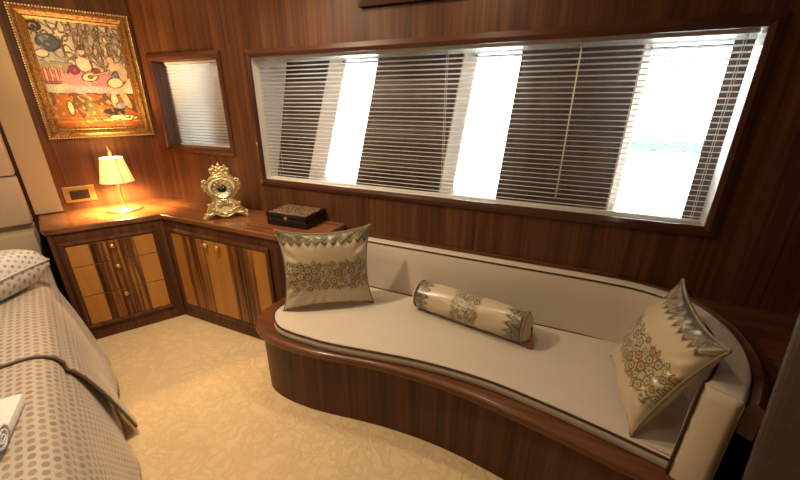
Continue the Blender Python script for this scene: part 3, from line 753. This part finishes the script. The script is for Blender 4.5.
    put(rect(0, 1, .10, .335), (.22, .10, .05)); put(rect(0, 1, .10, .335)*(n1 > .12), (.09, .07, .03), .85); put(rect(.1, .8, .12, .32)*(n2 > .2), (.30, .13, .07), .7)
    put(ell(.20, .20, .035, .10), (.52, .42, .26), .8); put(ell(.43, .20, .05, .12), (.11, .13, .07), .8)
    put(ell(.74, .27, .05, .12), (.44, .30, .20)); put(ell(.88, .28, .05, .14, .3), (.42, .27, .17)); put(ell(.70, .16, .13, .045), (.035, .03, .04)); put(ell(.80, .22, .06, .05), (.16, .16, .24))
    put(rect(0, 1, 0, .10), (.24, .10, .04)); put(rect(0, 1, .055, .072), (.40, .20, .08), .8)
    put(ell(.80, .095, .19, .045), (.56, .47, .26)); put(ell(.62, .075, .10, .02), (.50, .38, .2)); put(ell(.80, .095, .19, .045)*(np.abs(n2) < .06), (.12, .10, .05), .8)
    ink = np.zeros_like(U_)
    lum = C.mean(-1); gx = np.abs(np.gradient(lum, axis=1))+np.abs(np.gradient(lum, axis=0)); put(smst(.012, .05, gx), (.05, .03, .02), .8)
    n4, n5 = nz(110, 12), nz(90, 13); put((np.abs(n4) < .03)*(V_ > .08), (.09, .06, .04), .35); put((n5 > .3), (.66, .58, .46), .18)
    C[:] = np.clip((C-.22)*1.25+.22, .01, .9)
    C *= (1+.18*n2)[..., None]; C = np.clip(C, .01, .9)
    Xv = (U_-.5)*iw; Zv = .062+V_*ih; Vv = np.stack([Xv, np.full_like(Xv, -.010), Zv], -1).reshape(-1, 3); idx = np.arange(NX*NZ).reshape(NZ, NX)
    q = np.stack([idx[:-1, :-1], idx[:-1, 1:], idx[1:, 1:], idx[1:, :-1]], -1).reshape(-1, 4)
    me = bpy.data.meshes.new('canvas'); me.from_pydata(Vv.tolist(), [], q.tolist()); me.materials.append(MT['canvas']); vcol(me, C.reshape(-1, 3)); link('canvas', me, pic)
    MB().box(-w/2+.01, w/2-.01, -.008, 0, .01, hh-.01).build('backing', MT['black'], pic)
def m_gilt():
    t = NT('gilt_frame'); n = t.noise(t.pos((140,)*3, True), 1, 4)
    t.l(t.ramp(n, [(.3, (.09, .035, .012)), (.5, (.22, .11, .03)), (.7, (.40, .23, .075))]), t.b.inputs['Base Color']); t.set(Metallic=.45, Roughness=.42); t.bump(n, .6, .003); return t.m
MT['gilt_frame'] = m_gilt()
painting()

# brass socket plate
sk = empty('power_socket', LW(-.516, .866, .001), R(65.5), label='brass wall socket plate with black insert beside the lamp', cat='socket')
MB().box(-.082, .082, -.008, 0, -.052, .052, .003).build('plate', MT['brass'], sk)
MB().box(-.050, .050, -.020, -.006, -.034, .026, .003).build('socket_insert', MT['black'], sk)
MB().box(-.036, .036, -.026, -.018, .010, .024, .002).build('flap', MT['black'], sk)

# ================================================================== TABLE LAMP
def lamp():
    c = (-2.668, 1.378, CT+.0005); L = empty('table_lamp', c, 0, label='small lit brass table lamp with cream conical shade on the countertop', cat='lamp')
    MB().lathe([(.100, 0), (.104, .003), (.100, .008), (.06, .013), (.022, .018), (.014, .028), (.010, .040)], 48).build('base', MT['brass'], L)
    MB().lathe([(.010, .038), (.014, .046), (.009, .056), (.0075, .10), (.0075, .19), (.012, .197), (.012, .212), (.006, .22)], 20).build('stem', MT['brass'], L)
    m = MB(); seg = 56; V = []; F = []
    for r, z in ((.093, .188), (.0915, .194), (.061, .340), (.060, .344)):
        for k in range(seg): V.append((r*math.cos(2*math.pi*k/seg), r*math.sin(2*math.pi*k/seg), z))
    for i in range(3):
        for k in range(seg): F.append((i*seg+k, i*seg+(k+1) % seg, (i+1)*seg+(k+1) % seg, (i+1)*seg+k))
    s = m.add(V, F, True).build('shade', MT['shade'], L); md = s.modifiers.new('s', 'SOLIDIFY'); md.thickness = .0012
    for z, r in ((.189, .0935), (.343, .0608)):
        MB().tube([(r*math.cos(a), r*math.sin(a), z) for a in np.linspace(0, 2*math.pi, 48, endpoint=False)], .0022, 6, True).build('shade_trim', MT['cord'], s)
    # brass strap down the shade and its spider
    an = R(-8); MB().tube([(.0945*math.cos(an), .0945*math.sin(an), .190), (.062*math.cos(an), .062*math.sin(an), .344)], .0022, 6).build('strap', MT['brass'], s)
    for k in range(3):
        a = k*2.094+.4; MB().tube([(0, 0, .340), (.059*math.cos(a), .059*math.sin(a), .342)], .0018, 6).build('spider_arm', MT['brass'], s)
    MB().lathe([(.004, .215), (.004, .35), (.009, .353), (.005, .360), (.010, .372), (.006, .384), (.002, .396)], 16).build('finial', MT['brass'], L)
    MB().tube([(0, 0, .385), (-.010, 0, .398), (-.014, 0, .408), (-.008, 0, .414)], .0022, 6).build('finial_hook', MT['brass'], L)
    MB().lathe([(.013, .205), (.022, .235), (.028, .262), (.022, .285), (.008, .297)], 20, (0, .030, 0)).build('bulb', MT['bulb'], L)
    d = bpy.data.lights.new('bulb_light', 'POINT'); d.energy = LAMPW; d.color = LAMPCOL; d.shadow_soft_size = .03
    o = bpy.data.objects.new('bulb_light', d); COL.objects.link(o); o.parent = L; o.location = (0, -.018, .262)
lamp()

# ================================================================== MANTEL CLOCK
def spiral(c, r0, r1, turns, a0, n=26, y=0.):
    return [(c[0]+(r0+(r1-r0)*t)*math.cos(a0+turns*6.283*t), y, c[1]+(r0+(r1-r0)*t)*math.sin(a0+turns*6.283*t)) for t in np.linspace(0, 1, n)]
def clock():
    k = empty('mantel_clock', (-1.905, 1.545, CT+.0005), R(47.6), label='ornate gilt and cream mantel clock standing on the countertop', cat='clock')
    half = [(.0, .040), (.078, .040), (.082, .060), (.066, .085), (.050, .110), (.048, .135), (.062, .155), (.074, .180), (.078, .205), (.072, .232), (.052, .252), (.028, .262), (.0, .266)]
    rgt = catmull(half, 5); out = [tuple(p) for p in rgt]+[(-p[0], p[1]) for p in reversed(rgt[1:-1])]
    bm = bmesh.new(); vs_ = [bm.verts.new((x, -.042, z)) for x, z in out]; f = bm.faces.new(vs_); ex = bmesh.ops.extrude_face_region(bm, geom=[f])
    bmesh.ops.translate(bm, verts=[g for g in ex['geom'] if isinstance(g, bmesh.types.BMVert)], vec=(0, .082, 0))
    bmesh.ops.bevel(bm, geom=[e_ for e_ in bm.edges if abs(e_.verts[0].co.y-e_.verts[1].co.y) < 1e-4], offset=.006, segments=2, affect='EDGES')
    smooth_obj(MB().bm(bm).build('case', MT['enamel'], k), 40)
    for off in (-.044, .040):
        MB().tube([(x*1.01, off, z) for x, z in out], .0038, 6, True).build('edge_trim', MT['gold'], k)
    ZD = .192; 
    MB().lathe([(.058, -.040), (.062, -.046), (.060, -.051), (.055, -.052), (.054, -.048)], 48, (0, 0, ZD), 'y').build('bezel', MT['gold'], k)
    dl = MB().lathe([(.056, -.042), (.056, -.0465), (.001, -.0470)], 48, (0, 0, ZD), 'y').build('dial', MT['dialblue'], k)
    MB().lathe([(.026, -.0468), (.026, -.0480), (.001, -.0482)], 40, (0, 0, ZD), 'y').build('dial_centre', MT['black'], dl)
    numerals = ['XII', 'I', 'II', 'III', 'IIII', 'V', 'VI', 'VII', 'VIII', 'IX', 'X', 'XI']
    plate = MB().lathe([(.0058, -.0466), (.0060, -.0480), (.0055, -.0486), (.001, -.0488)], 14, (0, 0, 0), 'y').mesh('numeral_plate', MT['paper'])
    for i, tx in enumerate(numerals):
        a = math.pi/2-i*math.pi/6; rr = .0415
        np_ = link('numeral_plate', plate, dl, (rr*math.cos(a), 0, ZD+rr*math.sin(a)))
        cu = bpy.data.curves.new('numeral', 'FONT'); cu.body = tx; cu.size = .0085; cu.align_x = 'CENTER'; cu.align_y = 'CENTER'; cu.extrude = .0002; cu.resolution_u = 2
        to = bpy.data.objects.new('tmp', cu); COL.objects.link(to); dg = bpy.context.evaluated_depsgraph_get(); me = bpy.data.meshes.new_from_object(to.evaluated_get(dg)); bpy.data.objects.remove(to)
        me.materials.clear(); me.materials.append(MT['black'])
        link('numeral', me, np_, (0, -.0491, 0), (R(90), 0, 0) if False else (R(90), -(a-math.pi/2), 0))
    for a, l_, w_ in ((R(90-55), .020, .0016), (R(90+62), .030, .0012)):
        MB().tube([(0, -.0495, ZD), (l_*math.cos(a), -.0495, ZD+l_*math.sin(a))], [w_*1.3, w_*.5], 6).build('hand', MT['gold'], k)
    # gilt base plinth with scroll feet
    def gold(name): return lambda mb: mb.build(name, MT['gold'], k)
    m = MB(); m.box(-.088, .088, -.050, .046, .030, .042, .004); m.build('base', MT['gold'], k)
    for s in (-1, 1):
        for yy in (-.046, .040):
            m = MB(); m.tube([(s*.055, yy, .036), (s*.085, yy-.002, .034), (s*.108, yy-.004, .022), (s*.116, yy-.006, .010), (s*.124, yy-.008, .0075)], [.008, .010, .009, .007, .0072], 8)
            m.tube(spiral((s*.118, .016), .011, .003, 1.3*s, -1.57, 20, yy-.008), .0034, 6); m.sphere((s*.100, yy-.006, .036), .009, 10, 8); m.build('scroll_foot', MT['gold'], k)
        # side scrolls
        m = MB()
        m.tube(spiral((s*.085, .215), .020, .005, 1.4*s, -1.2 if s > 0 else 4.34, 28, -.040), .0042, 6)
        m.tube(catmull([(s*.072, -.044, .236), (s*.090, -.044, .246), (s*.096, -.044, .226), (s*.094, -.042, .200), (s*.084, -.042, .176), (s*.068, -.042, .150), (s*.056, -.042, .128), (s*.060, -.042, .104)], 4), .0050, 6)
        for j, (xx, z_) in enumerate(((.098, .236), (.101, .208), (.094, .184), (.078, .160), (.063, .140))): m.sphere((s*xx, -.043, z_), .0075-.0006*j, 8, 6, (1, .7, 1.2))
        m.build('side_scroll', MT['gold'], k)
        m = MB(); m.tube(spiral((s*.074, .082), .020, .004, 1.5*s, 1.57, 28, -.045), .0042, 6); m.tube(catmull([(s*.058, -.045, .108), (s*.074, -.046, .098), (s*.092, -.046, .070), (s*.100, -.046, .048)], 5), .0055, 6)
        for xx, z_ in ((.060, .064), (.050, .056), (.086, .098)): m.sphere((s*xx, -.047, z_), .008, 8, 6, (1.2, .6, .9))
        m.build('corner_scroll', MT['gold'], k)
    m = MB(); m.tube(catmull([(-.048, -.050, .036), (-.028, -.053, .024), (0, -.055, .016), (.028, -.053, .024), (.048, -.050, .036)], 5), .0055, 6)
    m.sphere((0, -.054, .026), .014, 12, 8, (1.1, .5, 1)); 
    for s in (-1, 1): m.tube(spiral((s*.030, .040), .012, .003, 1.3*s, -1.5, 20, -.052), .0034, 6)
    m.build('apron', MT['gold'], k)
    m = MB(); m.sphere((0, -.047, .108), .017, 12, 8, (.9, .5, 1.1))
    for a in range(7):
        th = R(-30+40*a); m.sphere((.020*math.cos(th), -.047, .104+.018*math.sin(th)), .0085, 8, 6, (1, .5, 1))
    for s in (-1, 1): m.tube(spiral((s*.030, .088), .012, .003, 1.3*s, .4, 20, -.046), .0032, 6)
    m.build('rosette', MT['gold'], k)
    # crest
    m = MB(); m.tube(catmull([(-.046, -.02, .258), (-.040, -.022, .276), (-.024, -.022, .270), (0, -.024, .280), (.024, -.022, .270), (.040, -.022, .276), (.046, -.02, .258)], 5), .0062, 7)
    for s in (-1, 1):
        m.tube(spiral((s*.034, .292), .020, .005, 1.4*s, -1.57, 28, -.020), .0050, 6)
        m.tube(catmull([(s*.010, -.02, .276), (s*.030, -.02, .300), (s*.038, -.02, .318), (s*.026, -.02, .326)], 5), .0046, 6)
        m.sphere((s*.048, -.02, .302), .0085, 8, 6); m.sphere((s*.026, -.022, .318), .0075, 8, 6)
    for x_, z_, r_2 in ((0, .300, .013), (-.012, .312, .009), (.012, .312, .009), (0, .326, .0095), (0, .338, .005), (-.016, .292, .009), (.016, .292, .009)): m.sphere((x_, -.022, z_), r_2, 10, 8, (1, .8, 1.15))
    m.build('crest', MT['gold'], k)
def m_enamel():
    t = NT('cream_enamel'); n = t.noise(t.pos((70,)*3, True), 1, 4)
    t.l(t.ramp(n, [(.35, (.62, .54, .32)), (.55, (.74, .68, .46)), (.68, (.45, .38, .18))]), t.b.inputs['Base Color']); t.set(Roughness=.25); return t.m
MT['enamel'] = m_enamel(); MT['dialblue'] = plain('slate_dial', (.12, .13, .15), .65)
clock()

# ================================================================== BLACK BOX
bxm = empty('keepsake_box', (-1.425, 1.640, CT+.0005), R(2), label='black rectangular box with a gold mottled lid on the countertop near the sofa', cat='box')
smooth_obj(MB().box(-.140, .140, -.100, .098, 0, .052, .004).build('body', plain('black_lacquer', (.012, .009, .008), .25), bxm), 30)
ld = smooth_obj(MB().box(-.142, .142, -.102, .100, .053, .076, .004).build('lid', bpy.data.materials['black_lacquer'], bxm), 30)
def m_leo():
    t = NT('gold_mottled_top'); v = t.n('ShaderNodeTexVoronoi', feature='DISTANCE_TO_EDGE'); v.inputs['Scale'].default_value = 60; t.l(t.n('ShaderNodeTexCoord').outputs['Object'], v.inputs['Vector'])
    t.l(t.ramp(v.outputs[0], [(.12, (.015, .010, .008)), (.24, (.50, .36, .19))]), t.b.inputs['Base Color']); t.set(Roughness=.4); return t.m
MB().box(-.132, .132, -.092, .090, .0755, .0775, .0008).build('lid_inlay', m_leo(), ld)
MB().box(-.010, .010, -.104, -.100, .044, .062, .001).build('clasp', MT['brass'], bxm)

# ================================================================== BED
BA = R(-21.2); bo = Vector((-2.891, .975, 0)); BL, BWd, ZM = 2.15, 1.55, .545
bed = empty('bed', bo, BA, label='low bed with mattress under the spotted bedspread at the left', cat='bed')
smooth_obj(MB().box(.02, BL-.03, -BWd+.02, -.04, .0, .26, .01).build('base', MT['teak'], bed), 30)
smooth_obj(MB().box(.02, BL-.02, -BWd+.01, -.035, .262, ZM-.012, .05).build('mattress', MT['towel'], bed), 40)
def drape(name, xa, xb, zbot, off, flare, mat, label, cat, hem=0, nx=120, tip=0, thick=.006, foot=False):
    prof = []                                     # (y, z) across the bed, far side first
    for y in np.linspace(-BWd+.0, -.10, 40): prof.append((y, ZM+off))
    for a in np.linspace(0, 90, 9)[1:]: prof.append((-.10+(.085+off)*math.sin(R(a)), ZM+off-.085*(1-math.cos(R(a)))))
    zt = ZM+off-.085
    for t in np.linspace(0, 1, 26)[1:]: prof.append((-.015+off, zt+(zbot-zt)*t))
    arc = [0]
    for a, b in zip(prof[:-1], prof[1:]): arc.append(arc[-1]+math.hypot(b[0]-a[0], b[1]-a[1]))
    V = []; UV = []; xs = np.linspace(xa, xb, nx); n = len(prof)
    for x in xs:
        for j, (y, z) in enumerate(prof):
            s = max(0, (j-48)/(n-49)); w = s*(.008*math.sin(x*9+.6)+.005*math.sin(x*21+1.3))
            top = (1-s)*.003*(math.sin(x*9+y*7)+math.sin(x*5-y*11))
            ex = tip*s*smst(xb-.30, xb, x); 
            fo = smst(.20, .48, x); V.append((x+ex*.25, y+w*fo+ex+flare*fo*s**.65, z+top)); UV.append((x+ex*.2, arc[j]))
    F = [(i*n+j, (i+1)*n+j, (i+1)*n+j+1, i*n+j+1) for i in range(nx-1) for j in range(n-1)]
    me = bpy.data.meshes.new(name); me.from_pydata(V, [], F); me.polygons.foreach_set('use_smooth', [True]*len(F)); me.materials.append(MT[mat])
    ul = me.uv_layers.new(name='UVMap'); li = np.zeros(len(me.loops), int); me.loops.foreach_get('vertex_index', li); ul.data.foreach_set('uv', np.array(UV)[li].ravel())
    o = link(name, me, None, bo, (0, 0, BA), label=label, cat=cat); md = o.modifiers.new('s', 'SOLIDIFY'); md.thickness = thick; md.offset = 1
    return o, V, n, nx
drape('bedspread', .05, BL+.03, .012, .0, .105, 'dots', 'satin bedspread with brown spots hanging to the carpet at the foot of the bed', 'bedspread')
dp, V, n, nx = drape('coverlet', .03, 1.30, .045, .014, .115, 'dots', 'spotted satin coverlet folded over the head half of the bed with a pointed hem', 'coverlet', tip=.03)
MB().tube([V[(nx-1)*n+j] for j in range(0, n, 2)], .006, 6).build('hem_piping', MT['hem'], dp)
MB().tube([V[i*n+n-1] for i in range(0, nx, 2)], .004, 6).build('hem_piping', MT['hem'], dp)
# spotted quilt / boxed pillow lying askew at the head
def boxed_pillow():
    wx, wy, th = .66, .90, .205; N = 40
    u = np.linspace(-1, 1, N); A, B = np.meshgrid(u, u)
    r = np.maximum(np.abs(A), np.abs(B)); pf = (np.clip(1-A**8, 0, 1)*np.clip(1-B**8, 0, 1))**.3
    X_ = A*wx/2*(1-.03*(1-B**2)*np.abs(A)**3); Y_ = B*wy/2*(1-.03*(1-A**2)*np.abs(B)**3)
    zt = th*.55+th*.45*pf+.006*np.sin(A*5+B*4); zb = th*.42-th*.42*pf
    V = np.concatenate([np.stack([X_, Y_, zt], -1).reshape(-1, 3), np.stack([X_, Y_, zb], -1).reshape(-1, 3)]); idx = np.arange(N*N).reshape(N, N)
    q = np.stack([idx[:-1, :-1], idx[:-1, 1:], idx[1:, 1:], idx[1:, :-1]], -1).reshape(-1, 4); rim = np.concatenate([idx[0, :], idx[1:, -1], idx[-1, -2::-1], idx[-2:0:-1, 0]])
    rq = np.stack([rim, rim+N*N, np.roll(rim, -1)+N*N, np.roll(rim, -1)], -1)
    me = bpy.data.meshes.new('bed_pillow'); me.from_pydata(V.tolist(), [], np.concatenate([q, q[:, ::-1]+N*N, rq]).tolist()); me.polygons.foreach_set('use_smooth', [True]*len(me.polygons)); me.materials.append(MT['dots2'])
    side = np.abs(V[:, 0])/wx > np.abs(V[:, 1])/wy
    uvp = np.stack([V[:, 0]+np.where(side, np.sign(V[:, 0])*(th-V[:, 2]), 0), V[:, 1]+np.where(side, 0, np.sign(V[:, 1])*(th-V[:, 2]))], -1)
    ul = me.uv_layers.new(name='UVMap'); li = np.zeros(len(me.loops), int); me.loops.foreach_get('vertex_index', li); ul.data.foreach_set('uv', uvp[li].ravel())
    ang = BA+R(-43); e1 = Vector((math.cos(ang), math.sin(ang), 0)); e2 = Vector((-math.sin(ang), math.cos(ang), 0))
    lx = Vector((math.cos(BA), math.sin(BA), 0)); ly = Vector((-math.sin(BA), math.cos(BA), 0))
    cornerp = bo+lx*.545+ly*.03                 # front-right corner
    # e1 runs along the front edge towards the viewer, e2 into the bed's head side
    c = cornerp+e1*(wy/2)-e2*(wx/2)
    # local x -> -? : long axis along e1
    o = link('bed_pillow', me, None, (c.x, c.y, ZM+.020), (0, 0, ang+R(90)), label='pale grey spotted pillow lying askew at the head of the bed', cat='pillow')
    MB().tube([tuple(V[i]*np.array([1.004, 1.004, 1])) for i in rim[::3]], .0055, 6, True).build('piping', MT['pipe2'], o)
MT['pipe2'] = plain('grey_piping', (.55, .52, .50), .6)
for o in bpy.data.objects:
    if o.name.startswith('hem_piping') and o.type == 'MESH': o.data.materials.clear(); o.data.materials.append(MT['hem'])
boxed_pillow()
# folded towel, rolled edge visible
tw = empty('folded_towel', (-1.365, .088, ZM+.008), BA+R(-12), label='small folded white towel lying on the bedspread at the left edge', cat='towel')
m = MB(); pts = []
for t in np.linspace(0, 1, 60):
    a = t*2.6*2*math.pi; r = .006+.030*t; pts.append((r*math.cos(a)*1.35, .038+r*math.sin(a)))
V = []; Lt = .30
for y in (-Lt/2, Lt/2):
    for x, z in pts: V.append((x, y, z))
n = len(pts); o = m.add(V, [(i, i+1, n+i+1, n+i) for i in range(n-1)], True).build('rolled_cloth', MT['towel'], tw); md = o.modifiers.new('s', 'SOLIDIFY'); md.thickness = .007
o = smooth_obj(MB().box(-.20, -.03, -Lt/2, Lt/2, .002, .040, .015).build('folded_layers', MT['towel'], tw), 40)

# ================================================================== SUEDE PANEL AT THE RIGHT
sp_ = MB(); y0, y1 = .80, .90
def lean(x, z): return x-.072*(z-.5)
V = []
for z in (0, 2.0):
    for x, y in ((.515, y1), (.645, y1-.02), (.645, y0-.22), (.470, y0)): V.append((lean(x, z), y, z))
sp_.add(V, [(0, 1, 2, 3), (7, 6, 5, 4), (0, 4, 5, 1), (1, 5, 6, 2), (2, 6, 7, 3), (3, 7, 4, 0)])
o = sp_.build('padded_screen', MT['suede'], label='brown suede padded screen rising at the right edge beside the sofa arm', cat='screen')
md = o.modifiers.new('b', 'BEVEL'); md.width = .02; md.segments = 3

# ================================================================== CEILING DOWNLIGHTS
for i, (x, y, wt, place) in enumerate(DOWN):
    d = empty('ceiling_downlight', (x, y, CEIL), 0, label='round brass-ringed ceiling downlight '+place, cat='light', group='ceiling downlights')
    MB().lathe([(.060, -.0005), (.062, -.004), (.052, -.008), (.046, -.004), (.046, -.0005)], 32).build('trim_ring', MT['brass'], d)
    MB().lathe([(.044, -.0005), (.044, -.003), (.001, -.003)], 32).build('lens', MT['lens'], d)
    L = bpy.data.lights.new('downlight_lamp', 'AREA'); L.shape = 'DISK'; L.size = .085; L.energy = wt*1.0; L.color = DOWNCOL
    o = bpy.data.objects.new('downlight_lamp', L); COL.objects.link(o); o.parent = d; o.location = (0, 0, -.012)
SC.cycles.sample_clamp_indirect = 6
